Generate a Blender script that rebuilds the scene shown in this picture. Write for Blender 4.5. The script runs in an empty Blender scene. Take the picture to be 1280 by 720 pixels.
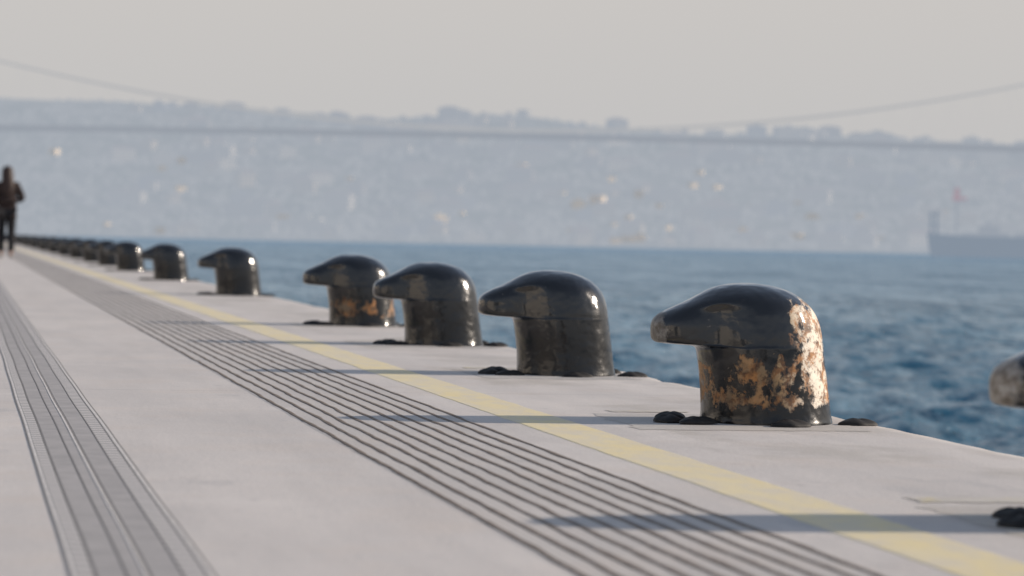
import bpy, bmesh, math, random
import numpy as np
from mathutils import Vector, Matrix, noise as mnoise
random.seed(7); np.random.seed(7)
scene = bpy.context.scene
COL = scene.collection
H = 0.46
WATER = -1.5
# ------------------------------------------------------------------ helpers
def new_obj(name, verts, faces, mats=None, smooth=False, parent=None, midx=None):
    me = bpy.data.meshes.new(name)
    me.from_pydata([tuple(v) for v in verts], [], faces)
    me.update()
    ob = bpy.data.objects.new(name, me)
    COL.objects.link(ob)
    for m in (mats or []): me.materials.append(m)
    if midx is not None: me.polygons.foreach_set("material_index", midx)
    if smooth: me.polygons.foreach_set("use_smooth", [True]*len(me.polygons))
    if parent: ob.parent = parent
    return ob
def empty(name, loc):
    e = bpy.data.objects.new(name, None); COL.objects.link(e); e.location = loc
    e.empty_display_size = .2
    return e
def tag(ob, label=None, cat=None, kind=None, group=None):
    if label: ob["label"] = label
    if cat: ob["category"] = cat
    if kind: ob["kind"] = kind
    if group: ob["group"] = group
def bake(ob):
    dg = bpy.context.evaluated_depsgraph_get()
    ev = ob.evaluated_get(dg)
    me = bpy.data.meshes.new_from_object(ev)
    mats = list(ob.data.materials)
    ob.modifiers.clear(); ob.data = me
    if not len(me.materials):
        for m in mats: me.materials.append(m)
    me.polygons.foreach_set("use_smooth", [True]*len(me.polygons))
    return ob

class NT:
    def __init__(s, name):
        s.m = bpy.data.materials.new(name); s.m.use_nodes = True
        s.t = s.m.node_tree; s.t.nodes.clear()
        s.out = s.n("ShaderNodeOutputMaterial")
    def n(s, ty, **kw):
        nd = s.t.nodes.new(ty)
        for k, v in kw.items():
            if k.startswith("i_"):
                nd.inputs[k[2:].replace("_", " ")].default_value = v
            else: setattr(nd, k, v)
        return nd
    def l(s, a, b): s.t.links.new(a, b)
    def math(s, op, a, b=None, clamp=False):
        nd = s.n("ShaderNodeMath", operation=op, use_clamp=clamp)
        for i, x in enumerate((a, b)):
            if x is None: continue
            if isinstance(x, (int, float)): nd.inputs[i].default_value = x
            else: s.l(x, nd.inputs[i])
        return nd.outputs[0]
    def noise(s, vec, scale, detail=4, rough=.55, dist=0):
        nd = s.n("ShaderNodeTexNoise"); nd.inputs["Scale"].default_value = scale
        nd.inputs["Detail"].default_value = detail; nd.inputs["Roughness"].default_value = rough
        nd.inputs["Distortion"].default_value = dist
        if vec is not None: s.l(vec, nd.inputs["Vector"])
        return nd.outputs["Fac"]
    def ramp(s, fac, p0, p1, c0=(0,0,0,1), c1=(1,1,1,1)):
        nd = s.n("ShaderNodeValToRGB")
        nd.color_ramp.elements[0].position = p0; nd.color_ramp.elements[1].position = p1
        nd.color_ramp.elements[0].color = c0; nd.color_ramp.elements[1].color = c1
        s.l(fac, nd.inputs[0]); return nd.outputs[0]
    def mrange(s, v, a, b, c=0., d=1.):
        nd = s.n("ShaderNodeMapRange"); s.l(v, nd.inputs[0])
        for i, x in enumerate((a, b, c, d)): nd.inputs[i+1].default_value = x
        return nd.outputs[0]
    def mix(s, fac, a, b, mode='MIX'):
        nd = s.n("ShaderNodeMix", data_type='RGBA', blend_type=mode)
        for i, x in ((0, fac), (6, a), (7, b)):
            if isinstance(x, (int, float)): nd.inputs[i].default_value = x
            elif isinstance(x, tuple): nd.inputs[i].default_value = (x+(1,))[:4]
            else: s.l(x, nd.inputs[i])
        return nd.outputs[2]
    def pos(s, scale=(1,1,1), obj=False):
        if obj: src = s.n("ShaderNodeTexCoord").outputs["Object"]
        else: src = s.n("ShaderNodeNewGeometry").outputs["Position"]
        mp = s.n("ShaderNodeMapping"); mp.inputs["Scale"].default_value = scale
        s.l(src, mp.inputs[0]); return mp.outputs[0]
    def principled(s, color, rough=.6, **kw):
        p = s.n("ShaderNodeBsdfPrincipled")
        if isinstance(color, tuple): p.inputs["Base Color"].default_value = (color+(1,))[:4]
        else: s.l(color, p.inputs["Base Color"])
        if isinstance(rough, (int, float)): p.inputs["Roughness"].default_value = rough
        else: s.l(rough, p.inputs["Roughness"])
        for k, v in kw.items(): p.inputs[k.replace("_", " ")].default_value = v
        s.l(p.outputs[0], s.out.inputs[0]); s.p = p; return p
    def bump(s, h, strength=.3, dist=.01):
        b = s.n("ShaderNodeBump"); b.inputs["Strength"].default_value = strength
        b.inputs["Distance"].default_value = dist
        s.l(h, b.inputs["Height"]); s.l(b.outputs[0], s.p.inputs["Normal"])
        return b

# ------------------------------------------------------------------ materials
def mat_concrete(name, base=(.71,.65,.60), tint=(.59,.545,.51), joints=True):
    t = NT(name); P = t.pos()
    big = t.ramp(t.noise(P, .8, 5, .6), .3, .7)
    c = t.mix(big, base, tint)
    streak = t.ramp(t.noise(t.pos((3.5,.5,1)), 1.3, 6, .65), .42, .68)
    c = t.mix(t.math('MULTIPLY', streak, .42), c, (.44,.41,.39))
    warm = t.ramp(t.noise(P, 3.1, 4, .6), .5, .75)
    c = t.mix(t.math('MULTIPLY', warm, .38), c, (.61,.50,.41))
    spots = t.ramp(t.noise(P, 17, 3, .6), .66, .74)
    c = t.mix(t.math('MULTIPLY', spots, .35), c, (.25,.24,.24))
    stain = t.ramp(t.noise(t.pos((1,.45,1)), 2.3, 7, .7), .58, .65)
    c = t.mix(t.math('MULTIPLY', stain, .32), c, (.34,.33,.33))
    pale = t.ramp(t.noise(t.pos((1.3,.7,1)), 1.6, 7, .7), .56, .64)
    c = t.mix(t.math('MULTIPLY', pale, .35), c, (.78,.72,.67))
    speck = t.noise(P, 160, 2, .7)
    c = t.mix(.18, c, t.ramp(speck, .3, .7, (.25,.25,.25,1), (.85,.85,.85,1)))
    if joints:
        sx = t.n("ShaderNodeSeparateXYZ"); t.l(P, sx.inputs[0])
        f = t.math('FRACT', t.math('DIVIDE', t.math('ADD', sx.outputs[1], 100.6), 5.2))
        j = t.math('LESS_THAN', f, .002)
        c = t.mix(t.math('MULTIPLY', j, .32), c, (.13,.12,.12))
        g = t.math('MULTIPLY', t.mrange(t.math('ADD', sx.outputs[0], t.math('MULTIPLY', t.noise(P, 2.0, 4), .25)), 1.80, 1.84),
                   t.ramp(t.noise(t.pos((1.5,.9,1)), 1.1, 5, .65), .48, .60))
        c = t.mix(t.math('MULTIPLY', g, .38), c, (.36,.33,.28))
    t.principled(c, .75)
    t.p.inputs["Specular IOR Level"].default_value = .3
    hb = t.math('ADD', t.noise(P, 60, 4, .7), t.math('MULTIPLY', t.noise(P, 6, 3), 1.5))
    t.bump(hb, .25, .006)
    return t.m
M_conc = mat_concrete("quay_concrete")
M_patch = mat_concrete("patch_concrete", (.48,.465,.45), (.57,.505,.42), False)
M_band = mat_concrete("tactile_base_concrete", (.60,.55,.505), (.50,.465,.435), False)
M_wall = mat_concrete("quay_wall_concrete", (.28,.28,.27), (.20,.20,.2), False)

def yellow(name, a, b, worn, amt, p0=.42, p1=.60):
    t = NT(name); P = t.pos()
    wear = t.ramp(t.noise(t.pos((2,.8,1)), 7, 6, .7), p0, p1)
    c = t.mix(t.ramp(t.noise(P, 3, 3), .3, .7), a, b)
    c = t.mix(t.math('MULTIPLY', wear, amt), c, worn)
    t.principled(c, .65); t.bump(t.noise(P, 60, 4, .7), .2, .005)
    return t.m
M_yellow = yellow("yellow_paint", (.83,.69,.37), (.79,.69,.46), (.68,.62,.53), .6)
M_yellow_old = yellow("old_yellow_paint", (.66,.57,.34), (.60,.53,.36), (.57,.535,.50), .85, .36, .5)

t = NT("rib_rubber"); P = t.pos()
c = t.mix(t.ramp(t.noise(P, 22, 4, .6), .35, .7), (.120,.088,.066), (.26,.21,.17))
t.principled(c, .8); t.bump(t.noise(P, 90, 3), .3, .004); M_rib = t.m

def simple(name, c0, c1, rough=.5, scale=12, metal=0, bump=.15, obj=False):
    t = NT(name); P = t.pos(obj=obj)
    t.principled(t.mix(t.ramp(t.noise(P, scale, 5, .6), .35, .68), c0, c1), rough, Metallic=metal)
    t.bump(t.noise(P, scale*6, 3), bump, .004); return t.m
M_chan = simple("channel_grey", (.43,.405,.39), (.34,.32,.31), .7)
M_chan_dark = simple("channel_dark", (.17,.155,.145), (.26,.245,.235), .7)
M_chan_light = simple("channel_light", (.70,.66,.62), (.54,.51,.49), .7)
t = NT("channel_perforated"); P = t.pos()
sx = t.n("ShaderNodeSeparateXYZ"); t.l(P, sx.inputs[0])
f = t.math('FRACT', t.math('DIVIDE', sx.outputs[1], .07))
d = t.math('GREATER_THAN', f, .5)
c = t.mix(d, (.64,.60,.57), (.31,.295,.285))
c = t.mix(t.math('MULTIPLY', t.ramp(t.noise(P, 9, 4), .4, .7), .35), c, (.46,.44,.43))
t.principled(c, .7); M_chan_dot = t.m

def black_paint(name, rust=0.0, tip=False):
    """glossy black marine paint; rust>0 adds peeled layers in object space"""
    t = NT(name); O = t.pos(obj=True)
    oi = t.n("ShaderNodeObjectInfo")
    off = t.n("ShaderNodeVectorMath", operation='ADD')
    t.l(O, off.inputs[0])
    comb = t.n("ShaderNodeCombineXYZ")
    for i in range(3):
        if rust > .9: comb.inputs[i].default_value = 3.1+i
        else: comb.inputs[i].default_value = 1.7*i+(6 if rust else 0)
    t.l(comb.outputs[0], off.inputs[1])
    if not rust:
        of2 = t.n("ShaderNodeVectorMath", operation='ADD'); t.l(off.outputs[0], of2.inputs[0])
        t.l(oi.outputs["Location"], of2.inputs[1]); off = of2
    V = off.outputs[0]
    sx = t.n("ShaderNodeSeparateXYZ"); t.l(O, sx.inputs[0])
    X, Y, Z = sx.outputs
    dust = t.ramp(t.noise(V, 9, 6, .7), .48, .8)
    c = t.mix(t.math('MULTIPLY', dust, .12), (.005,.005,.006), (.06,.052,.046))
    mp = t.n("ShaderNodeMapping"); mp.inputs["Scale"].default_value = (1,1,.18); t.l(V, mp.inputs[0])
    drip = t.ramp(t.noise(mp.outputs[0], 34, 4, .6), .62, .74)
    c = t.mix(t.math('MULTIPLY', drip, .16), c, (.14,.12,.10))
    chips = t.ramp(t.noise(V, 46, 3, .6), .72, .75)
    c = t.mix(t.math('MULTIPLY', chips, .5), c, (.28,.24,.20))
    rough = t.math('ADD', t.math('MULTIPLY', t.noise(V, 14, 5, .7), .26), .07)
    h = t.math('ADD', t.math('MULTIPLY', t.noise(V, 12, 2), 3.0), t.math('MULTIPLY', t.noise(V, 60, 3, .6), .26))
    coat = t.mrange(Z, .10, .26, .12, .75)
    if rust > 0:
        mp2 = t.n("ShaderNodeMapping"); mp2.inputs["Scale"].default_value = (1,1,.8); t.l(V, mp2.inputs[0])
        W = mp2.outputs[0]
        if rust > .9:
            a = t.ramp(t.math('ADD', X, t.math('MULTIPLY', Z, .10)), -.01, .10)
            b = t.math('MULTIPLY', t.ramp(Z, .15, .215, (1,1,1,1), (0,0,0,1)), t.ramp(X, -.17, .02, (.86,.86,.86,1), (1,1,1,1)))
            top = t.ramp(Z, .30, .365, (1,1,1,1), (0,0,0,1))
            area = t.math('MAXIMUM', t.math('MULTIPLY', a, top), t.math('MULTIPLY', b, .92))
            area = t.math('MULTIPLY', area, t.ramp(Z, .02, .06))
        else:
            area = t.math('MULTIPLY', t.ramp(Z, .02, .05), t.ramp(Z, .13, .20, (1,1,1,1), (0,0,0,1)))
            area = t.math('MULTIPLY', area, .8)
        n1 = t.math('ADD', t.math('MULTIPLY', t.noise(W, 13, 4, .6, .3), .6), t.math('MULTIPLY', t.noise(W, 40, 8, .75, .3), .4))
        lo = .415 if rust > .9 else .455
        m = t.ramp(t.math('ADD', n1, t.math('MULTIPLY', t.math('SUBTRACT', area, 1), .24)), lo, lo+.045)
        n2 = t.noise(W, 22, 7, .72)
        layer = t.mix(t.ramp(n2, .40, .60), (.085,.038,.018), (.44,.20,.065))
        pale = t.mix(t.ramp(X, -.05, .07), (.40,.28,.15), (.76,.67,.55)) if rust > .9 else (.20,.14,.085)
        pm = t.ramp(t.noise(V, 25, 8, .74, .3), .46, .54)
        if rust > .9: pm = t.math('MULTIPLY', pm, t.ramp(t.math('ADD', X, t.math('MULTIPLY', Z, .7)), -.02, .14, (.40,.40,.40,1)))
        layer = t.mix(pm, layer, pale)
        dk = t.ramp(t.noise(V, 65, 5, .72), .54, .66)
        layer = t.mix(t.math('MULTIPLY', dk, .7), layer, (.06,.032,.018))
        c = t.mix(m, c, layer)
        rough = t.math('ADD', rough, t.math('MULTIPLY', m, .42))
        h = t.math('SUBTRACT', h, t.math('MULTIPLY', m, .35))
        h = t.math('ADD', h, t.math('MULTIPLY', t.math('MULTIPLY', m, n2), .7))
        coat = t.math('MULTIPLY', coat, t.math('SUBTRACT', 1.0, m))
    if tip:
        tm = t.ramp(t.math('ADD', t.math('MULTIPLY', X, -1), t.math('MULTIPLY', t.math('SUBTRACT', t.noise(V, 26, 5, .7), .5), .10)), .270 if not rust else .280, .286 if not rust else .296)
        c = t.mix(t.math('MULTIPLY', tm, .85 if not rust else .45), c, t.mix(t.ramp(t.noise(V, 40, 4, .7), .4, .6), (.50,.46,.41), (.20,.16,.12)))
        rough = t.math('ADD', rough, t.math('MULTIPLY', tm, .2))
        coat = t.math('MULTIPLY', coat, t.math('SUBTRACT', 1.0, tm))
    t.principled(c, rough)
    t.p.inputs["Specular IOR Level"].default_value = .45
    t.p.inputs["Coat Roughness"].default_value = .09
    t.p.inputs["Coat IOR"].default_value = 1.5
    t.l(coat, t.p.inputs["Coat Weight"])
    b = t.bump(h, .5, .0045)
    t.l(b.outputs[0], t.p.inputs["Coat Normal"])
    return t.m
M_black = black_paint("black_paint")
M_rust = black_paint("peeling_paint", 1.0, True)
M_rust2 = black_paint("rust_stained_paint", .6)
M_tip = black_paint("worn_tip_paint", 0, True)
M_bolt = simple("bolt_paint", (.006,.006,.007), (.022,.019,.017), .7, 30, obj=True)

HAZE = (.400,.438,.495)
def hazed(name, col, haze, col2=None, scale=.03, hz=HAZE, p0=.3, p1=.7):  # distance haze painted in as a constant glow mixed over the diffuse colour
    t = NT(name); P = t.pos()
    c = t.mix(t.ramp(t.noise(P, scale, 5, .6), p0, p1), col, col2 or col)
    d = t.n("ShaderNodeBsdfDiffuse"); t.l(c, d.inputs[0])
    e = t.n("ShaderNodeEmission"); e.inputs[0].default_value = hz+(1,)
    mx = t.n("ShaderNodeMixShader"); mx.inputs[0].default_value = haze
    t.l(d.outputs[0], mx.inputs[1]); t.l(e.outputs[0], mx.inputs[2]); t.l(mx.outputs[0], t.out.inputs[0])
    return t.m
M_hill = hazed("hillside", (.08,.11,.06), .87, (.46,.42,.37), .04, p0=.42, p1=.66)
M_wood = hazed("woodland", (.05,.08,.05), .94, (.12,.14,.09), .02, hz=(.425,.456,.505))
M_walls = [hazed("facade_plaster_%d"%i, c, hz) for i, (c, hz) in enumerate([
    ((.66,.54,.40), .84), ((.40,.34,.28), .87), ((.30,.30,.31), .88), ((.72,.64,.54), .83), ((.92,.76,.58), .34)])]  # last entry: sun glints painted as pale walls with little haze
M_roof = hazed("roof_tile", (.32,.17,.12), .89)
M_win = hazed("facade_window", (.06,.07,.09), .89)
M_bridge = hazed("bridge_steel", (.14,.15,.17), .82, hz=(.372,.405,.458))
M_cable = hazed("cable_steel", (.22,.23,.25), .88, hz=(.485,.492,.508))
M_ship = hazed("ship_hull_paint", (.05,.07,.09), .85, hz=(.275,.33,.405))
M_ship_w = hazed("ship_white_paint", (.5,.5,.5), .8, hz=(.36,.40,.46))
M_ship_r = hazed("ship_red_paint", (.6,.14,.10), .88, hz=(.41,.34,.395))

# ------------------------------------------------------------------ water
t = NT("sea_water"); P = t.pos()
deep = t.mix(t.ramp(t.noise(P, .05, 4), .35, .65), (.014,.100,.165), (.022,.130,.200))
t.principled(deep, .10, IOR=1.333)
t.p.inputs["Specular Tint"].default_value = (.78,.89,1,1)
b1 = t.noise(P, 5.0, 5, .65); b2 = t.noise(t.pos((.7,1,1)), 1.5, 4, .6)
t.bump(t.math('ADD', b1, t.math('MULTIPLY', b2, 2.2)), 1.0, .18)
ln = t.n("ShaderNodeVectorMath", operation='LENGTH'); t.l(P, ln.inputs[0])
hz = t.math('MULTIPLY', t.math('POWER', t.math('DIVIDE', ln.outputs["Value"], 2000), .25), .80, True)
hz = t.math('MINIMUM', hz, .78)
em = t.n("ShaderNodeEmission")  # painted glow: light and dark wave streaks, even haze colour far out
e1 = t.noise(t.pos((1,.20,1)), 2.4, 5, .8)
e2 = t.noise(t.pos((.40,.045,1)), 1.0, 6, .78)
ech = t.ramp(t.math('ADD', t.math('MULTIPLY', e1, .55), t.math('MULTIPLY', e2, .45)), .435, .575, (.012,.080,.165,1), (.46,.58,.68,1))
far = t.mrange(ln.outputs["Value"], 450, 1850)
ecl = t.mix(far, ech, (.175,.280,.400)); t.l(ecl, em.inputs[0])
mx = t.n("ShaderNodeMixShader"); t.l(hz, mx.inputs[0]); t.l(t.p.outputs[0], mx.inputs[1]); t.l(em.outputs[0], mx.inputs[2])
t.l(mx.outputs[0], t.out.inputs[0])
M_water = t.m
rr = [1.0]
while rr[-1] < 500: rr.append(rr[-1] * (1.03 if rr[-1] < 8 else 1.0045))
while rr[-1] < 14000: rr.append(rr[-1] * 1.06)
rr = np.array(rr)
aa = np.concatenate([np.linspace(-180, -1, 60, endpoint=False), np.linspace(-1, 25, 640, endpoint=False), np.linspace(25, 180, 60, endpoint=False)])
aa = np.radians(aa)
R_, A_ = np.meshgrid(rr, aa, indexing='ij')
X_ = R_*np.sin(A_); Y_ = R_*np.cos(A_); Z_ = np.zeros_like(X_)
DX = np.zeros_like(X_); DY = np.zeros_like(X_)
st = np.maximum(R_*.0045, R_*np.radians(26/640.))
sect = ((A_ > np.radians(-1)) & (A_ < np.radians(25))).astype(float)
for i in range(100):
    lam = .34 * (7 ** (random.random()**1.2))
    k = 2*math.pi/lam
    dirn = math.radians(225) + random.gauss(0, .6)
    amp = .11*random.uniform(.4, 1.2)/k * (1.0 if lam < 1.1 else .6)
    fade = np.clip(lam/(st*2.5) - 1, 0, 1) * (sect + (1-sect)*(lam > 3))
    ph = k*(X_*math.cos(dirn)+Y_*math.sin(dirn)) + random.random()*6.28
    g = np.sin(.23*X_+i)*np.cos(.19*Y_+i*2)*.6+.8
    Z_ += amp*fade*g*np.sin(ph)
    DX += amp*.6*fade*np.cos(ph)*math.cos(dirn)
    DY += amp*.6*fade*np.cos(ph)*math.sin(dirn)
nr, na = X_.shape
V = np.stack([X_+DX, Y_+DY, Z_+WATER], -1).reshape(-1, 3)
idx = np.arange(nr*na).reshape(nr, na)
nxt = np.roll(idx, -1, axis=1)
q = np.stack([idx[:-1], idx[1:], nxt[1:], nxt[:-1]], -1).reshape(-1, 4)
me = bpy.data.meshes.new("sea")
me.vertices.add(len(V)); me.vertices.foreach_set("co", V.ravel())
me.loops.add(q.size); me.loops.foreach_set("vertex_index", q.ravel().astype(np.int32))
me.polygons.add(len(q)); me.polygons.foreach_set("loop_start", np.arange(0, q.size, 4, dtype=np.int32))
me.polygons.foreach_set("use_smooth", np.ones(len(q), bool))
me.update(calc_edges=True); me.validate()
if me.polygons[0].normal.z < 0: me.flip_normals()
me.materials.append(M_water)
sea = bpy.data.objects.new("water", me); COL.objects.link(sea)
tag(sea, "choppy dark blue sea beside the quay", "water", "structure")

# ------------------------------------------------------------------ quay
def strip_mesh(name, prof, ys, mat, wob=None, closed=False):
    vs, fs = [], []
    n = len(prof)
    for y in ys:
        for i, (x, z) in enumerate(prof):
            dx, dz = wob(y, i) if wob else (0, 0)
            vs.append((x+dx, y, z+dz))
    for a in range(len(ys)-1):
        for i in range(n-1):
            fs.append((a*n+i, a*n+i+1, (a+1)*n+i+1, (a+1)*n+i))
    return vs, fs
ys = list(np.arange(-20, 40, .06)) + list(np.arange(40, 121, .5)) + list(range(122, 520, 8))
prof = [(-70,-3), (-70,0), (-.4,0), (1.2,0), (2.0,0), (2.32,0)]
for i in range(1, 7):
    a = i/6*math.pi/2
    prof.append((2.355+.045*math.sin(a), -.045+.045*math.cos(a)))
prof += [(2.402,-.3), (2.41,-.9), (2.42,-3)]
def wob(y, i):
    if i <= 5: return (0, 0)
    n = mnoise.noise(Vector((y*1.3, i*.25, 3)))*.0025 + mnoise.noise(Vector((y*7, i*.4, 9)))*.003
    c = mnoise.noise(Vector((y*4.2, 5.5, 1)))
    if c > .42: n -= (c-.42)*.06
    return (n, n*.55 if i < 10 else 0)
vs, fs = strip_mesh("quay", prof, ys, M_conc, wob)
quay = new_obj("quay_pavement", vs, fs, [M_conc, M_wall])
np_ = len(prof)-1
mi = [(1 if (k % np_) >= 11 else 0) for k in range(len(fs))]
quay.data.polygons.foreach_set("material_index", mi)
quay.data.polygons.foreach_set("use_smooth", [True]*len(fs))
tag(quay, "pale grey concrete quay with rounded worn edge", "quay", "structure")

ysl = list(np.arange(-10, 60, .1)) + list(range(60, 500, 10))
def yw(y, i): 
    s = 1 if y < 60 else 0
    return (s*(mnoise.noise(Vector((y*3, i//2*4., 0)))*.004 + mnoise.noise(Vector((y*14, i//2*4., 0)))*.004), 0)
vs, fs = strip_mesh("y", [(1.397,.0002), (1.401,.0012), (1.552,.0012), (1.556,.0002)], ysl, M_yellow, yw)
yl = new_obj("painted_line", vs, fs, [M_yellow]); tag(yl, "faded yellow safety line painted on the quay", "painted line", "structure")

# ribbed paving
vs, fs = strip_mesh("b", [(.838,.0001), (.842,.0006), (1.290,.0006), (1.294,.0001)], ysl, None, yw)
mi = [1]*len(fs)
yr = list(np.arange(1, 30, .05)) + list(np.arange(30, 80, .5)) + list(range(80, 400, 5))
for r in range(10):
    x0 = .852 + r*.0472
    prof_r = [(x0-.0072,.0004), (x0-.005,.0018), (x0-.002,.0024), (x0+.002,.0024), (x0+.005,.0018), (x0+.0072,.0004)]
    def rw(y, i, r=r):
        d = mnoise.noise(Vector((y*1.7, r*3.3, 0)))*.0045 + mnoise.noise(Vector((y*6, r*2.3, 4)))*.0035
        w = mnoise.noise(Vector((y*9, r*1.3, 8)))*.0028*(1 if i > 2 else -1)
        return (d+w, 0)
    v, f = strip_mesh("r", prof_r, yr, None, rw)
    o = len(vs); vs += v; fs += [tuple(a+o for a in q_) for q_ in f]; mi += [0]*len(f)
tp = new_obj("tactile_paving", vs, fs, [M_rib, M_band], smooth=False, midx=mi)
tag(tp, "dark ribbed tactile strip running along the quay", "tactile paving", "structure")

# channel with cover strips
parts = [(.146,.150,.0010,1),(.150,.157,.0012,2),(.157,.180,.0015,3),(.180,.184,.0018,1),(.184,.222,.0015,0),(.222,.225,.0020,1),(.225,.246,.0016,0),
         (.246,.252,.0024,2),(.252,.257,.0016,1),(.257,.298,.0015,0),(.298,.301,.0020,1),(.301,.330,.0015,3),(.330,.333,.0012,1),(.333,.341,.0016,2),(.341,.345,.0010,1)]
vs, fs, mi = [], [], []
for (xa, xb, z, m) in parts:
    v, f = strip_mesh("c", [(xa,.0002), (xa+.0005,z), (xb-.0005,z), (xb,.0002)], ysl, None, lambda y, i: (mnoise.noise(Vector((y*.8, 0, 2)))*.003 if y < 60 else 0, 0))
    o = len(vs); vs += v; fs += [tuple(a+o for a in q_) for q_ in f]; mi += [m]*len(f)
ch = new_obj("drain_channel", vs, fs, [M_chan, M_chan_dark, M_chan_light, M_chan_dot], midx=mi)
tag(ch, "grey metal drainage channel cover sunk in the quay", "drain channel", "structure")

# ------------------------------------------------------------------ bollards
CX = -.02
def casting():
    # (z, back x, front x, half width)
    S = [(-.004,.184,-.168,.174),(.004,.184,-.168,.174),(.012,.182,-.167,.172),(.03,.179,-.166,.169),(.08,.171,-.168,.166),(.13,.164,-.174,.163),
         (.175,.158,-.181,.161),(.195,.155,-.185,.160),(.201,.154,-.196,.160),(.204,.154,-.280,.159),(.209,.153,-.306,.158),(.222,.151,-.312,.157),
         (.242,.148,-.313,.154),(.262,.143,-.312,.151),(.280,.136,-.300,.147),(.298,.126,-.264,.143),(.316,.111,-.222,.134),
         (.334,.090,-.190,.118),(.350,.062,-.162,.095),(.362,.026,-.132,.065),(.3685,-.015,-.100,.030)]
    N = 56; vs = []; fs = []
    for (z, xb, xf, w) in S:
        c = CX*min(1, max(z, 0)/.15) if z < .33 else (xb+xf)/2*.5+CX*.5
        Lf = c-xf
        Rs = min(.160, Lf) if z < .30 else Lf
        for k in range(N):
            a = 2*math.pi*k/N
            ca, sa = math.cos(a), math.sin(a)
            if ca >= 0: x = c + (xb-c)*ca; y = w*sa
            elif z < .2: x = c + Lf*ca; y = w*sa
            else:
                u = abs(ca)**.90
                x = c - Lf*u
                ys_ = w*math.sqrt(max(0, 1-(Lf*u/Rs)**2)) if Rs > 0 else 0
                yb = .60*w*math.sqrt(max(0, 1-u**5.0))
                yy = (ys_**7+yb**7)**(1/7.)
                y = math.copysign(yy, sa) if abs(sa) > 1e-9 else 0
            vs.append((x, y, z))
    for s in range(len(S)-1):
        for k in range(N):
            k2 = (k+1) % N
            fs.append((s*N+k, s*N+k2, (s+1)*N+k2, (s+1)*N+k))
    vs.append((-.056, 0, .3705)); p = len(vs)-1; b = (len(S)-1)*N
    for k in range(N): fs.append((b+k, b+(k+1) % N, p))
    return vs, fs
def bolt_mesh(seed):
    rnd = random.Random(seed)
    S = [(0,.040),(.005,.040),(.010,.034),(.014,.024),(.017,.012)]
    N = 14; vs = []; fs = []
    ph = rnd.random()*6
    for (z, r) in S:
        for k in range(N):
            a = 2*math.pi*k/N
            q_ = r*(1+.20*math.sin(2*a+ph)+.12*math.sin(5*a+ph*2))
            vs.append((q_*math.cos(a)*1.2, q_*math.sin(a), z*(1+.2*math.sin(3*a+ph))))
    for s in range(len(S)-1):
        for k in range(N):
            k2 = (k+1) % N
            fs.append((s*N+k, s*N+k2, (s+1)*N+k2, (s+1)*N+k))
    vs.append((0,0,.0175)); p = len(vs)-1
    for k in range(N): fs.append(((len(S)-1)*N+k, (len(S)-1)*N+(k+1) % N, p))
    return vs, fs
def submesh(me, keep, name, mat):
    vn = [v.normal.copy() for v in me.vertices]
    used = {}; vs = []; ns = []; fs = []
    for p in me.polygons:
        if not keep(p): continue
        f = []
        for v in p.vertices:
            if v not in used:
                used[v] = len(vs); vs.append(me.vertices[v].co[:]); ns.append(vn[v][:])
            f.append(used[v])
        fs.append(f)
    m = bpy.data.meshes.new(name); m.from_pydata(vs, [], fs); m.update()
    m.polygons.foreach_set("use_smooth", [True]*len(fs))
    m.normals_split_custom_set_from_vertices(ns)
    m.materials.append(mat); return m
def make_bollard(hm, sm):
    e = empty("mooring_bollard", (0,0,0))
    h = new_obj("head", *casting(), [hm], True, e)
    h.modifiers.new("s", 'SUBSURF').levels = 2; bake(h)
    full = h.data
    h.data = submesh(full, lambda p: p.center.z > .198, "head", hm)
    s = bpy.data.objects.new("shaft", submesh(full, lambda p: p.center.z <= .198, "shaft", sm)); COL.objects.link(s); s.parent = e
    pts = [(-.275,-.055), (-.215,-.125), (-.225,.105), (.01,-.205), (.225,-.105), (.190,.14)]
    kids = [h, s]
    for i, (x, y) in enumerate(pts):
        b = new_obj("bolt", *bolt_mesh(i), [M_bolt], True, e); b.location = (x, y, .001)
        b.modifiers.new("s", 'SUBSURF').levels = 1; bake(b); kids.append(b)
    return e, kids
proto, kids = make_bollard(M_black, M_black)
#      y, x
PL = [(4.64,2.02),(7.35,2.085),(9.93,2.085),(12.62,2.095),(15.30,2.10),(22.7,2.13),(29.8,2.10),(36.9,2.09),(42.3,2.10),(47.6,2.10),(53.6,2.10),
      (60,2.10),(67.5,2.10),(76,2.10),(86,2.10),(98,2.10),(112,2.10),(129,2.10),(149,2.10),(173,2.10),(202,2.10)]
GRP = "mooring bollards along the quay edge"
special = {0: (M_tip, M_black, "black mooring bollard with scuffed pale beak tip"),
           1: (M_rust, M_rust, "black mooring bollard with peeling paint and heavy rust"),
           4: (M_black, M_rust2, "black mooring bollard with brown rusted shaft")}
for i, (y, bx) in enumerate(PL):
    if i == 2: e, ks = proto, kids
    else:
        e = proto.copy(); COL.objects.link(e); ks = []
        for k in kids:
            c = k.copy(); c.parent = e; COL.objects.link(c); ks.append(c)
    e.location = (bx, y, 0)
    e.rotation_euler = (random.uniform(-.008,.008), random.uniform(-.01,.01), random.uniform(-.05, .05) if i != 1 else .02)
    s = random.uniform(.995, 1.01) if i != 1 else 1.0
    if i >= 4: s *= 1.035
    if i == 0: s = .97
    e.scale = (s*1.0, s*1.0, s*.99)
    lab = "glossy black beaked mooring bollard standing on concrete quay"
    if i in special:
        hm, sm, lab = special[i]
        for o, m in ((ks[0], hm), (ks[1], sm)):
            o.data = o.data.copy(); o.data.materials.clear(); o.data.materials.append(m)
    tag(e, lab, "bollard", group=GRP)
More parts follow.
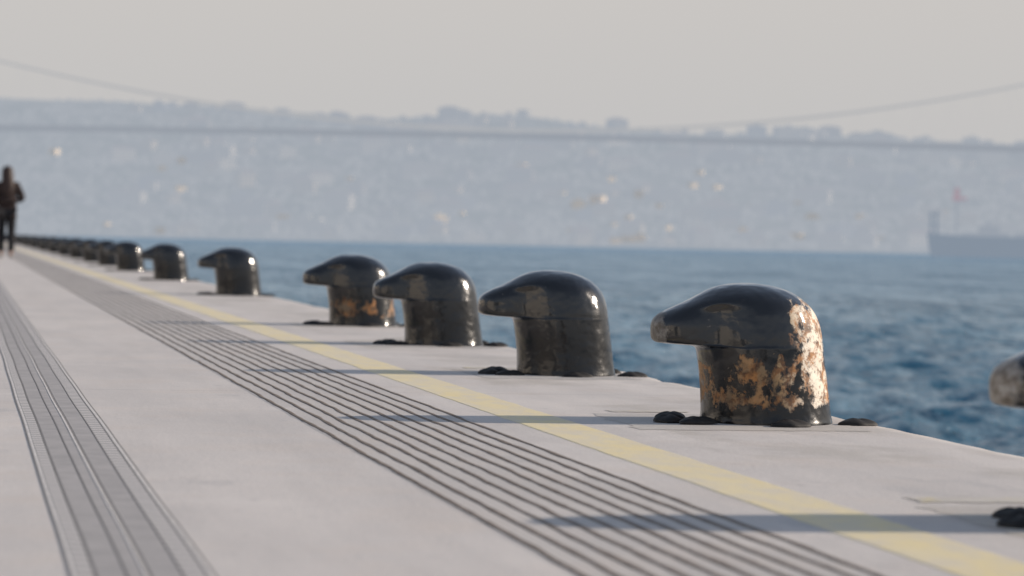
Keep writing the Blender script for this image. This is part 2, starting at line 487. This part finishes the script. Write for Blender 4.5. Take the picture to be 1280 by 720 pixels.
def sheet(name, x0, x1, y0, y1, z, mat, seed, j=.016):
    rnd = random.Random(seed); pts = []
    for a, b in (((x0,y0),(x1,y0)), ((x1,y0),(x1,y1)), ((x1,y1),(x0,y1)), ((x0,y1),(x0,y0))):
        for k in range(14):
            f = k/14
            pts.append((a[0]+(b[0]-a[0])*f+rnd.uniform(-j,j), a[1]+(b[1]-a[1])*f+rnd.uniform(-j,j), z))
    return new_obj(name, pts, [tuple(range(len(pts)))], [mat])
for i, (y, bx) in enumerate(PL[:9]):
    rnd = random.Random(i+50)
    p = sheet("pavement_patch", 1.70+rnd.uniform(-.05,.05), 2.28, y-.36, y+.30, .0008, M_patch, i+50)
    tag(p, "darker concrete repair patch around a bollard base", "pavement patch", "structure")
for i, (xa, xb, ya, yb) in enumerate(((1.73,2.02,5.03,5.13), (1.76,1.98,7.72,7.80), (1.80,2.10,10.3,10.4))):
    p = sheet("painted_mark", xa, xb, ya, yb, .0012, M_yellow_old, i+90, .008)
    tag(p, "worn yellow paint mark on concrete beside a bollard", "painted mark", "structure")

# ------------------------------------------------------------------ far shore
F = Vector((.1874,.9823,0)); Rv = Vector((.9823,-.1874,0))
def ridge_h(lat):
    pts = [(-900,120),(-445,121),(-370,120),(-240,115),(-130,110),(-60,116),(0,114),(45,108),(150,101),(230,103),(330,101),(445,99),(900,96),(1600,85)]
    xs = [p[0] for p in pts]; hs = [p[1] for p in pts]
    return float(np.interp(lat, xs, hs)) - 2
def terr(lat, dep):
    f = min(max((dep-1890)/650, 0), 1)
    s = f*f*(3-2*f)*.6+f*.4
    h = ridge_h(lat)*s
    h += (mnoise.noise(Vector((lat*.006, dep*.006, 0)))*14 + mnoise.noise(Vector((lat*.02, dep*.02, 5)))*5)*s*(1 if dep < 2450 else .35)
    return max(h, 0) + WATER + (1.2 if dep > 1895 else -1.5)
lats = np.linspace(-1500, 1900, 171); deps = np.concatenate([np.linspace(1885, 2600, 46), np.linspace(2650, 3600, 12)])
vs = []; fs = []
for d in deps:
    for l_ in lats:
        p = F*d + Rv*l_; vs.append((p.x, p.y, terr(l_, d)))
nl = len(lats)
for a in range(len(deps)-1):
    for b in range(nl-1): fs.append((a*nl+b, a*nl+b+1, (a+1)*nl+b+1, (a+1)*nl+b))
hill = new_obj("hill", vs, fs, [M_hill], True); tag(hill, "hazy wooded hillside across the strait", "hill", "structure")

def building_mesh(name, w, d, h, wall, hip=True, winm=None, roofm=None):
    vs, fs, mi = [], [], []
    def quad(pts, m):
        o = len(vs); vs.extend(pts); fs.append(tuple(range(o, o+len(pts)))); mi.append(m)
    a, b = w/2, d/2
    c = [(-a,-b),(a,-b),(a,b),(-a,b)]
    base = -6 if winm is None else 0
    for k in range(4):
        p, q_ = c[k], c[(k+1) % 4]
        quad([(p[0],p[1],base),(q_[0],q_[1],base),(q_[0],q_[1],h),(p[0],p[1],h)], 0)
        L = math.hypot(q_[0]-p[0], q_[1]-p[1]); ux, uy = (q_[0]-p[0])/L, (q_[1]-p[1])/L; nx, ny = uy, -ux
        n = max(2, int(L/3.2)); fl = int(h/3)
        for i in range(n):
            for f in range(fl):
                s0 = (i+.28)*L/n; s1 = (i+.72)*L/n; z0 = f*3+1; z1 = z0+1.5
                P0 = (p[0]+ux*s0+nx*.06, p[1]+uy*s0+ny*.06); P1 = (p[0]+ux*s1+nx*.06, p[1]+uy*s1+ny*.06)
                quad([(*P0,z0),(*P1,z0),(*P1,z1),(*P0,z1)], 1)
    e = .6
    if hip:
        r = min(a, b)*.95; rh = r*.55
        E = [(-a-e,-b-e,h+.02),(a+e,-b-e,h+.02),(a+e,b+e,h+.02),(-a-e,b+e,h+.02)]
        if a >= b: T = [(-a+r,0,h+rh),(a-r,0,h+rh)]
        else: T = [(0,-b+r,h+rh),(0,b-r,h+rh)]
        quad(E[::-1], 2)
        if a >= b:
            quad([E[0],E[1],T[1],T[0]],2); quad([E[1],E[2],T[1]],2); quad([E[2],E[3],T[0],T[1]],2); quad([E[3],E[0],T[0]],2)
        else:
            quad([E[0],E[1],T[0]],2); quad([E[1],E[2],T[1],T[0]],2); quad([E[2],E[3],T[1]],2); quad([E[3],E[0],T[0],T[1]],2)
    else:
        quad([(-a,-b,h),(a,-b,h),(a,b,h),(-a,b,h)], 2)
        quad([(-2,-2,h),(2,-2,h),(2,-2,h+2.4),(-2,-2,h+2.4)], 0); quad([(2,-2,h),(2,2,h),(2,2,h+2.4),(2,-2,h+2.4)], 0)
        quad([(2,2,h),(-2,2,h),(-2,2,h+2.4),(2,2,h+2.4)], 0); quad([(-2,2,h),(-2,-2,h),(-2,-2,h+2.4),(-2,2,h+2.4)], 0)
        quad([(-2,-2,h+2.4),(2,-2,h+2.4),(2,2,h+2.4),(-2,2,h+2.4)], 2)
    me = bpy.data.meshes.new(name); me.from_pydata(vs, [], fs); me.update()
    for m in (wall, winm or M_win, roofm or (M_roof if hip else M_walls[2])): me.materials.append(m)
    me.polygons.foreach_set("material_index", mi)
    return me
kinds = []
for i, (w, d, h, wi, hip) in enumerate([(12,10,9,0,True),(18,11,12,1,True),(14,14,12,2,False),(24,12,12,3,True),(10,9,7,0,True),(30,13,12,1,False),(18,12,10,3,False),(11,11,9,4,True),(9,8,7,4,True),(14,9,9,4,False)]):
    kinds.append((building_mesh("apartment_building", w, d, h, M_walls[wi], hip), wi, hip))
desc = {0: "cream plastered", 1: "tan plastered", 2: "grey concrete", 3: "pale plastered", 4: "white sun-glint-painted"}
for i in range(298):
    ki = random.choice([0,0,1,1,2,3,3,4,4,5,6,6]) if random.random() > .15 else random.choice([7,8,8,9])
    me, wi, hip = kinds[ki]
    if i < 50: dep = random.uniform(2470, 2560)
    elif i < 75: dep = random.uniform(1902, 1930)
    else: dep = 1930 + random.random()**.8*560
    lat = random.uniform(-.145, .2)*dep*.97
    if wi == 4: dep = random.uniform(1905, 2250); lat = (random.uniform(-.02, .13) if random.random() < .6 else random.uniform(-.17, .16))*dep
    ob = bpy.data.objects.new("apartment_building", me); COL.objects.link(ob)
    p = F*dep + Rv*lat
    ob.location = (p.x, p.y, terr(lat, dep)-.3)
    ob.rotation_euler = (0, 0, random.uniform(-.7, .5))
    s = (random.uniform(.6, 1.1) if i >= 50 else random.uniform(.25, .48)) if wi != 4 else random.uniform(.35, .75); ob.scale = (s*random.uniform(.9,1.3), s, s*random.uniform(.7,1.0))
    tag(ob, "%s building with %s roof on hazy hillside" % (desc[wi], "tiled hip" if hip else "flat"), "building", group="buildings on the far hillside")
# woodland
ico = bmesh.new(); bmesh.ops.create_icosphere(ico, subdivisions=1, radius=1)
iv = np.array([v.co[:] for v in ico.verts]); ico.verts.ensure_lookup_table()
if_ = [tuple(v.index for v in f.verts) for f in ico.faces]; ico.free()
vs, fs = [], []
for i in range(10000):
    dep = 1900 + random.random()*640
    lat = random.uniform(-.22, .28)*dep
    if mnoise.noise(Vector((lat*.03, dep*.02, 7))) < -.02 and random.random() < .8: continue
    p = F*dep + Rv*lat; z = terr(lat, dep)
    s = random.uniform(1.0, 2.3)*(1 if dep < 2420 else .6)
    jit = 1 + np.random.uniform(-.3, .3, (len(iv), 1))
    vv = iv*jit*np.array([s, s, s*random.uniform(.7, 1.5)]) + np.array([p.x, p.y, z+s*.5])
    o = len(vs); vs.extend(vv.tolist()); fs.extend([(a+o, b+o, c+o) for a, b, c in if_])
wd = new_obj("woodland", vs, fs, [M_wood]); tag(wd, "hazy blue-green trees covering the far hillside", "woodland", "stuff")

# unseen landward buildings added for the glossy bollards to reflect
M_t_wall = simple("reflection_plaster", (.80,.76,.70), (.72,.68,.62), .85, .6)
M_t_win = simple("reflection_glass", (.03,.04,.05), (.05,.06,.07), .15, 1)
M_t_roof = simple("reflection_roof", (.30,.29,.28), (.24,.23,.22), .8, 1)
tm_me = building_mesh("reflection_building", 16, 34, 12.6, M_t_wall, False, M_t_win, M_t_roof)
for k in range(4):
    ob = bpy.data.objects.new("reflection_building", tm_me); COL.objects.link(ob)
    ob.location = (-44, -70 + k*52, 0.01)
    tag(ob, "long white plastered building added unseen for bollard reflections", "building", group="unseen buildings added for reflections")

# ------------------------------------------------------------------ bridge
bc = F*1730
br = empty("suspension_bridge", (bc.x, bc.y, WATER))
br.rotation_euler = (0, 0, -math.atan2(.1874, .9823))
tag(br, "hazy steel suspension bridge spanning the strait", "bridge")
def box(vs, fs, x0, x1, y0, y1, z0, z1):
    o = len(vs)
    vs += [(x0,y0,z0),(x1,y0,z0),(x1,y1,z0),(x0,y1,z0),(x0,y0,z1),(x1,y0,z1),(x1,y1,z1),(x0,y1,z1)]
    fs += [tuple(a+o for a in f) for f in ((0,3,2,1),(4,5,6,7),(0,1,5,4),(1,2,6,5),(2,3,7,6),(3,0,4,7))]
def deckz(x): return 66.0 - 4.5*(x/537.)**2
xs = np.linspace(-700, 700, 71)
sec = [(-16.5,.2),(-11,-1.3),(11,-1.3),(16.5,.2),(16.5,1.0),(-16.5,1.0)]
vs = []; fs = []
for x in xs:
    for (y, z) in sec: vs.append((x, y, deckz(x)+z))
for a in range(70):
    for k in range(6):
        k2 = (k+1) % 6; fs.append((a*6+k, (a+1)*6+k, (a+1)*6+k2, a*6+k2))
new_obj("deck", vs, fs, [M_bridge], parent=br)
def cabz(x): 
    if abs(x) <= 537: return 69.5 + 3.63e-4*x*x
    return 69.5 + 3.63e-4*537**2 - (abs(x)-537)*.46
def tube(pts, r, n=8):
    vs, fs = [], []
    for i, p in enumerate(pts):
        for k in range(n):
            a = 2*math.pi*k/n; vs.append((p[0], p[1]+r*math.cos(a), p[2]+r*math.sin(a)))
    for i in range(len(pts)-1):
        for k in range(n):
            k2 = (k+1) % n; fs.append((i*n+k, i*n+k2, (i+1)*n+k2, (i+1)*n+k))
    return vs, fs
for sy in (-14, 14):
    pts = [(x, sy, cabz(x)) for x in np.linspace(-760, 760, 153)]
    new_obj("cable", *tube(pts, .46), [M_cable], parent=br)
    vs, fs = [], []
    for k in range(-29, 30):
        x = k*18.
        for sgn in (-1, 1):
            xt = x+sgn*9
            if abs(xt) > 530: continue
            o = len(vs); w = .035
            vs += [(x+.0+sgn*1-w, sy, deckz(x)+1), (x+sgn*1+w, sy, deckz(x)+1), (xt+w, sy, cabz(xt)), (xt-w, sy, cabz(xt)),
                   (x+sgn*1, sy-w, deckz(x)+1), (x+sgn*1, sy+w, deckz(x)+1), (xt, sy+w, cabz(xt)), (xt, sy-w, cabz(xt))]
            fs += [(o,o+1,o+2,o+3), (o+4,o+5,o+6,o+7)]
    hg = new_obj("hangers", vs, fs, [M_cable], parent=br); hg["kind"] = "stuff"
for sx in (-537, 537):
    vs, fs = [], []
    for sy in (-15, 15): box(vs, fs, sx-3, sx+3, sy-2.6, sy+2.6, -2, 174)
    for z in (55, 115, 166): box(vs, fs, sx-2.2, sx+2.2, -12.3, 12.3, z, z+5)
    new_obj("tower", vs, fs, [M_bridge], parent=br)

# ------------------------------------------------------------------ ship
sp = F*1080 + Rv*155
ship = empty("cargo_ship", (sp.x, sp.y, WATER)); ship.rotation_euler = (0, 0, -math.atan2(.1874, .9823)+.05)
tag(ship, "hazy grey cargo ship anchored on the sea", "ship")
L = 92; vs = []; fs = []
st_ = [0,.01,.04,.1,.2,.5,.9,1.0]
for f in st_:
    wB = 7.5*min(1, (f*6+.01))**.6 if f < .9 else 7.0
    deck = 7.9+1.0*max(0, 1-f*7)
    for (yy, zz, inset) in ((-wB, deck, 0), (-wB*.92, 3, .5), (-wB*.7, -1.5, 1), (wB*.7, -1.5, 1), (wB*.92, 3, .5), (wB, deck, 0)):
        vs.append((f*L + inset*2.0*(1-f)*(1 if f < .3 else 0), yy, zz))
for a in range(len(st_)-1):
    for k in range(6): fs.append((a*6+k, (a+1)*6+k, (a+1)*6+(k+1) % 6, a*6+(k+1) % 6))
fs += [tuple(range(5,-1,-1)), tuple((len(st_)-1)*6+k for k in range(6))]
new_obj("hull", vs, fs, [M_ship], parent=ship)
for xa, xb in ((14,30),(34,50),(53,66)):
    vs, fs = [], []; box(vs, fs, xa, xb, -5, 5, 7.92, 9.3)
    new_obj("hatch_cover", vs, fs, [M_ship_w], parent=ship)
vs, fs = [], []; box(vs, fs, 70, 88, -6.5, 6.5, 7.92, 17); box(vs, fs, 72, 84, -7.2, 7.2, 17.01, 20); box(vs, fs, 78, 83, -2, 2, 20.01, 26)
new_obj("superstructure", vs, fs, [M_ship_w], parent=ship)
vs, fs = [], []; box(vs, fs, 1.0, 1.9, -.3, .3, 8.5, 17.0); box(vs, fs, 3.2, 4.1, -.3, .3, 8, 17.4); box(vs, fs, .8, 4.4, -.2, .2, 15.6, 16.1); box(vs, fs, 1.91, 3.19, -.2, .2, 12, 12.5)
new_obj("mast", vs, fs, [M_ship], parent=ship)
vs, fs = [], []; box(vs, fs, 10.6, 11.3, -.3, .3, 7.92, 21.0); box(vs, fs, 11.31, 20.5, -.2, .2, 20.4, 21.1)
new_obj("crane", vs, fs, [M_ship_w], parent=ship)
vs, fs = [], []; box(vs, fs, 10.2, 11.8, -1, 1, 21.12, 26.0); box(vs, fs, 9.4, 14.8, -.6, .6, 21.5, 22.6)
new_obj("crane_cab", vs, fs, [M_ship_r], parent=ship)
vs, fs = [], []; box(vs, fs, 20, 27, -2, 2, 9.32, 12.0); box(vs, fs, 22.8, 23.6, -.5, .5, 12.01, 14.2)
new_obj("deck_cabin", vs, fs, [M_ship_w], parent=ship)

# ------------------------------------------------------------------ person
M_skin = simple("skin", (.55,.33,.24), (.50,.29,.20), .55, 8, obj=True)
M_jacket = simple("jacket_cloth", (.016,.010,.010), (.030,.016,.014), .9, 10, obj=True)
M_pants = simple("trouser_cloth", (.008,.008,.011), (.014,.014,.018), .9, 10, obj=True)
M_hair = simple("hair", (.022,.011,.009), (.04,.018,.013), .6, 25, obj=True)
M_shoe = simple("shoe_leather", (.36,.35,.34), (.28,.27,.26), .6, 10, obj=True)
M_eye = simple("eye", (.02,.015,.01), (.02,.015,.01), .2, 10, obj=True)
def skin_obj(name, nodes, edges, root, mat, parent, sub=2):
    keys = list(nodes)
    me = bpy.data.meshes.new(name)
    me.from_pydata([nodes[k][0] for k in keys], [(keys.index(a), keys.index(b)) for a, b in edges], [])
    me.update(); me.materials.append(mat)
    ob = bpy.data.objects.new(name, me); COL.objects.link(ob); ob.parent = parent
    ob.modifiers.new("skin", 'SKIN')
    for i, k in enumerate(keys):
        r = nodes[k][1]; r = r if isinstance(r, tuple) else (r, r)
        me.skin_vertices[0].data[i].radius = r
        me.skin_vertices[0].data[i].use_root = (k == root)
    m = ob.modifiers.new("sub", 'SUBSURF'); m.levels = sub; m.render_levels = sub
    bpy.context.view_layer.update()
    return bake(ob)
J = {'pel': ((0,0,.93), (.15,.105)), 'waist': ((0,.0,1.08), (.125,.09)), 'chest': ((0,.01,1.28), (.155,.10)), 'sho': ((0,0,1.41), (.12,.075)),
     'neck': ((0,.01,1.485), .052), 'jaw': ((0,.03,1.555), (.062,.07)), 'head': ((0,.02,1.635), (.078,.095)), 'crown': ((0,.01,1.70), (.055,.065)),
     'nose': ((0,.118,1.60), .012),
     'sR': ((.165,0,1.40), .058), 'eR': ((.285,-.05,1.14), .043), 'wR': ((.20,.16,1.10), .029), 'hR': ((.165,.235,1.12), (.036,.02)),
     'sL': ((-.165,0,1.40), .058), 'eL': ((-.235,-.04,1.12), .043), 'wL': ((-.25,.05,.88), .029), 'hL': ((-.25,.075,.80), (.036,.02)),
     'hipR': ((.085,0,.88), .092), 'kR': ((.095,.08,.50), .060), 'aR': ((.09,.0,.10), .034), 'bR': ((.09,.05,.04), .024), 'tR': ((.10,.13,.035), .018),
     'hipL': ((-.085,0,.88), .092), 'kL': ((-.09,.14,.50), .060), 'aL': ((-.085,.20,.10), .034), 'bL': ((-.085,.25,.04), .024), 'tL': ((-.09,.33,.035), .018)}
E = [('pel','waist'),('waist','chest'),('chest','sho'),('sho','neck'),('neck','jaw'),('jaw','head'),('head','crown'),('jaw','nose'),
     ('sho','sR'),('sR','eR'),('eR','wR'),('wR','hR'),('sho','sL'),('sL','eL'),('eL','wL'),('wL','hL'),
     ('pel','hipR'),('hipR','kR'),('kR','aR'),('aR','bR'),('bR','tR'),('pel','hipL'),('hipL','kL'),('kL','aL'),('aL','bL'),('bL','tL')]
for s, hb, dirv, side in (('R', Vector((.165,.235,1.12)), Vector((-.3,.9,.2)).normalized(), Vector((.2,.05,.97)).normalized()),
                          ('L', Vector((-.25,.075,.80)), Vector((0,.2,-1)).normalized(), Vector((0,.98,.2)).normalized())):
    curl = Vector((-.6,0,0)) if s == 'R' else Vector((.5,0,0))
    for f, (o_, ln_) in enumerate(((-.03,.062),(-.010,.075),(.010,.08),(.03,.07))):
        a = hb + side*o_ + dirv*.035; b = a + dirv*ln_*.5 + curl*.015; c = b + dirv*ln_*.4 + curl*.045
        J[f'f{s}{f}a'] = (tuple(a), .0095); J[f'f{s}{f}b'] = (tuple(b), .0085); J[f'f{s}{f}c'] = (tuple(c), .007)
        E += [('h'+s, f'f{s}{f}a'), (f'f{s}{f}a', f'f{s}{f}b'), (f'f{s}{f}b', f'f{s}{f}c')]
    a = hb + side*.045 - dirv*.005 + curl*.02; b = a + dirv*.04 + curl*.03
    J[f'th{s}a'] = (tuple(a), .011); J[f'th{s}b'] = (tuple(b), .008); E += [('h'+s, f'th{s}a'), (f'th{s}a', f'th{s}b')]
pe = empty("person", (.745, 52.0, 0)); pe.rotation_euler = (0, 0, .05); pe.scale = (.95, .95, .93)
tag(pe, "person walking in dark brown jacket and black trousers", "person")
skin_obj("body", J, E, 'pel', M_skin, pe)
def sub(keys, add, over={}):
    n = {}
    for k in keys:
        p, r = J[k]; r = r if isinstance(r, tuple) else (r, r)
        n[k] = (p, tuple(x+over.get(k, add) for x in r))
    return n, [e for e in E if e[0] in keys and e[1] in keys]
n, ed = sub(['pel','waist','chest','sho','sR','eR','wR','sL','eL','wL'], .034, {'wR': .024, 'wL': .024, 'waist': .058, 'chest': .052, 'sR': .026, 'sL': .026})
n['hem'] = ((0,0,.82), (.18,.145)); ed.append(('pel','hem'))
skin_obj("jacket", n, ed, 'pel', M_jacket, pe)
n, ed = sub(['pel','hipR','kR','aR','hipL','kL','aL'], .020, {'aR': .034, 'aL': .034})
skin_obj("trousers", n, ed, 'pel', M_pants, pe)
for s in 'RL':
    n, ed = sub(['a'+s,'b'+s,'t'+s], .012)
    p, r = n['a'+s]; n['a'+s] = ((p[0], p[1]-.01, .06), (.045,.045))
    n['b'+s] = (n['b'+s][0], (.050,.042)); n['t'+s] = (n['t'+s][0], (.048,.034))
    skin_obj("shoe", n, ed, 'b'+s, M_shoe, pe, 2)
def hair_mesh():
    vs, fs = [], []; N = 20
    S = [(1.765,0,.02,.02),(1.755,0,.05,.055),(1.73,0,.078,.088),(1.69,-.005,.098,.108),(1.64,-.015,.106,.108),(1.58,-.035,.108,.092),(1.51,-.06,.112,.075),
         (1.43,-.085,.122,.060),(1.34,-.105,.118,.045),(1.26,-.115,.09,.035),(1.20,-.115,.05,.022),(1.18,-.115,.02,.01)]
    for (z, cy, rx, ry) in S:
        for k in range(N):
            a = 2*math.pi*k/N
            w_ = 1+.05*math.sin(k*3.0+z*9)
            vs.append((rx*w_*math.cos(a), cy+ry*w_*math.sin(a), z))
    for s in range(len(S)-1):
        for k in range(N):
            fs.append((s*N+k, (s+1)*N+k, (s+1)*N+(k+1) % N, s*N+(k+1) % N))
    fs.append(tuple(range(N))); fs.append(tuple(range(len(S)*N-1, (len(S)-1)*N-1, -1)))
    return vs, fs
hr = new_obj("hair", *hair_mesh(), [M_hair], True, pe)
for sx in (-.03, .03):
    bm = bmesh.new(); bmesh.ops.create_uvsphere(bm, u_segments=10, v_segments=8, radius=.011)
    m = bpy.data.meshes.new("eye"); bm.to_mesh(m); bm.free(); m.materials.append(M_eye)
    o = bpy.data.objects.new("eye", m); COL.objects.link(o); o.parent = pe; o.location = (sx, .105, 1.635)

# ------------------------------------------------------------------ light
EL = math.radians(19.6)
w = bpy.data.worlds.new("World"); scene.world = w; w.use_nodes = True
nt = w.node_tree; bg = nt.nodes["Background"]
sky = nt.nodes.new("ShaderNodeTexSky"); sky.sky_type = 'NISHITA'; sky.sun_disc = False
sky.sun_elevation = EL; sky.sun_rotation = math.radians(90)
sky.air_density = 1.0; sky.dust_density = 1.0; sky.ozone_density = 2.0; sky.altitude = 0
# low haze layer over the sky dome
tc = nt.nodes.new("ShaderNodeTexCoord"); sp_ = nt.nodes.new("ShaderNodeSeparateXYZ"); nt.links.new(tc.outputs["Generated"], sp_.inputs[0])
SK = .10
rp = nt.nodes.new("ShaderNodeValToRGB"); cr = rp.color_ramp
cr.elements[0].position = 0.0; cr.elements[0].color = (.515,.522,.542,1)
cr.elements[1].position = 1.0; cr.elements[1].color = (.42,.50,.64,1)
for p_, c_ in ((.035,(.550,.540,.540,1)), (.085,(.592,.566,.546,1)), (.25,(.56,.60,.67,1))):
    e_ = cr.elements.new(p_); e_.color = c_
nt.links.new(sp_.outputs[2], rp.inputs[0])
vm = nt.nodes.new("ShaderNodeVectorMath"); vm.operation = 'SCALE'; vm.inputs["Scale"].default_value = 1/SK
nt.links.new(rp.outputs[0], vm.inputs[0])
hf = nt.nodes.new("ShaderNodeMapRange"); hf.inputs[1].default_value = .085; hf.inputs[2].default_value = .5
hf.inputs[3].default_value = .97; hf.inputs[4].default_value = .30
nt.links.new(sp_.outputs[2], hf.inputs[0])
mxw = nt.nodes.new("ShaderNodeMix"); mxw.data_type = 'RGBA'
nt.links.new(hf.outputs[0], mxw.inputs[0]); nt.links.new(sky.outputs[0], mxw.inputs[6]); nt.links.new(vm.outputs[0], mxw.inputs[7])
nt.links.new(mxw.outputs[2], bg.inputs[0])
bg.inputs[1].default_value = SK
sd = bpy.data.lights.new("sun", 'SUN'); sd.energy = 4.8; sd.angle = math.radians(.6); sd.color = (1,.87,.74)
so = bpy.data.objects.new("sun", sd); COL.objects.link(so); so.rotation_euler = (0, math.pi/2-EL, 0); so.location = (20,0,10)

# ------------------------------------------------------------------ camera
cd = bpy.data.cameras.new("camera"); cam = bpy.data.objects.new("camera", cd); COL.objects.link(cam); scene.camera = cam
cd.sensor_width = 36; cd.lens = 101.25; cd.clip_start = .1; cd.clip_end = 30000
th = math.atan(686.5/3600); pt = math.atan(56.6/3600); ro = .021
fw = Vector((math.sin(th)*math.cos(pt), math.cos(th)*math.cos(pt), -math.sin(pt)))
r0 = Vector((math.cos(th), -math.sin(th), 0)); u0 = r0.cross(fw)
r1 = r0*math.cos(ro)+u0*math.sin(ro); u1 = u0*math.cos(ro)-r0*math.sin(ro)
m = Matrix((r1, u1, -fw)).transposed().to_4x4(); m.translation = Vector((0,0,H)); cam.matrix_world = m
cd.dof.use_dof = True; cd.dof.focus_distance = 7.9; cd.dof.aperture_fstop = 4.8
scene.view_settings.view_transform = 'Standard'; scene.view_settings.look = 'None'; scene.view_settings.exposure = 0
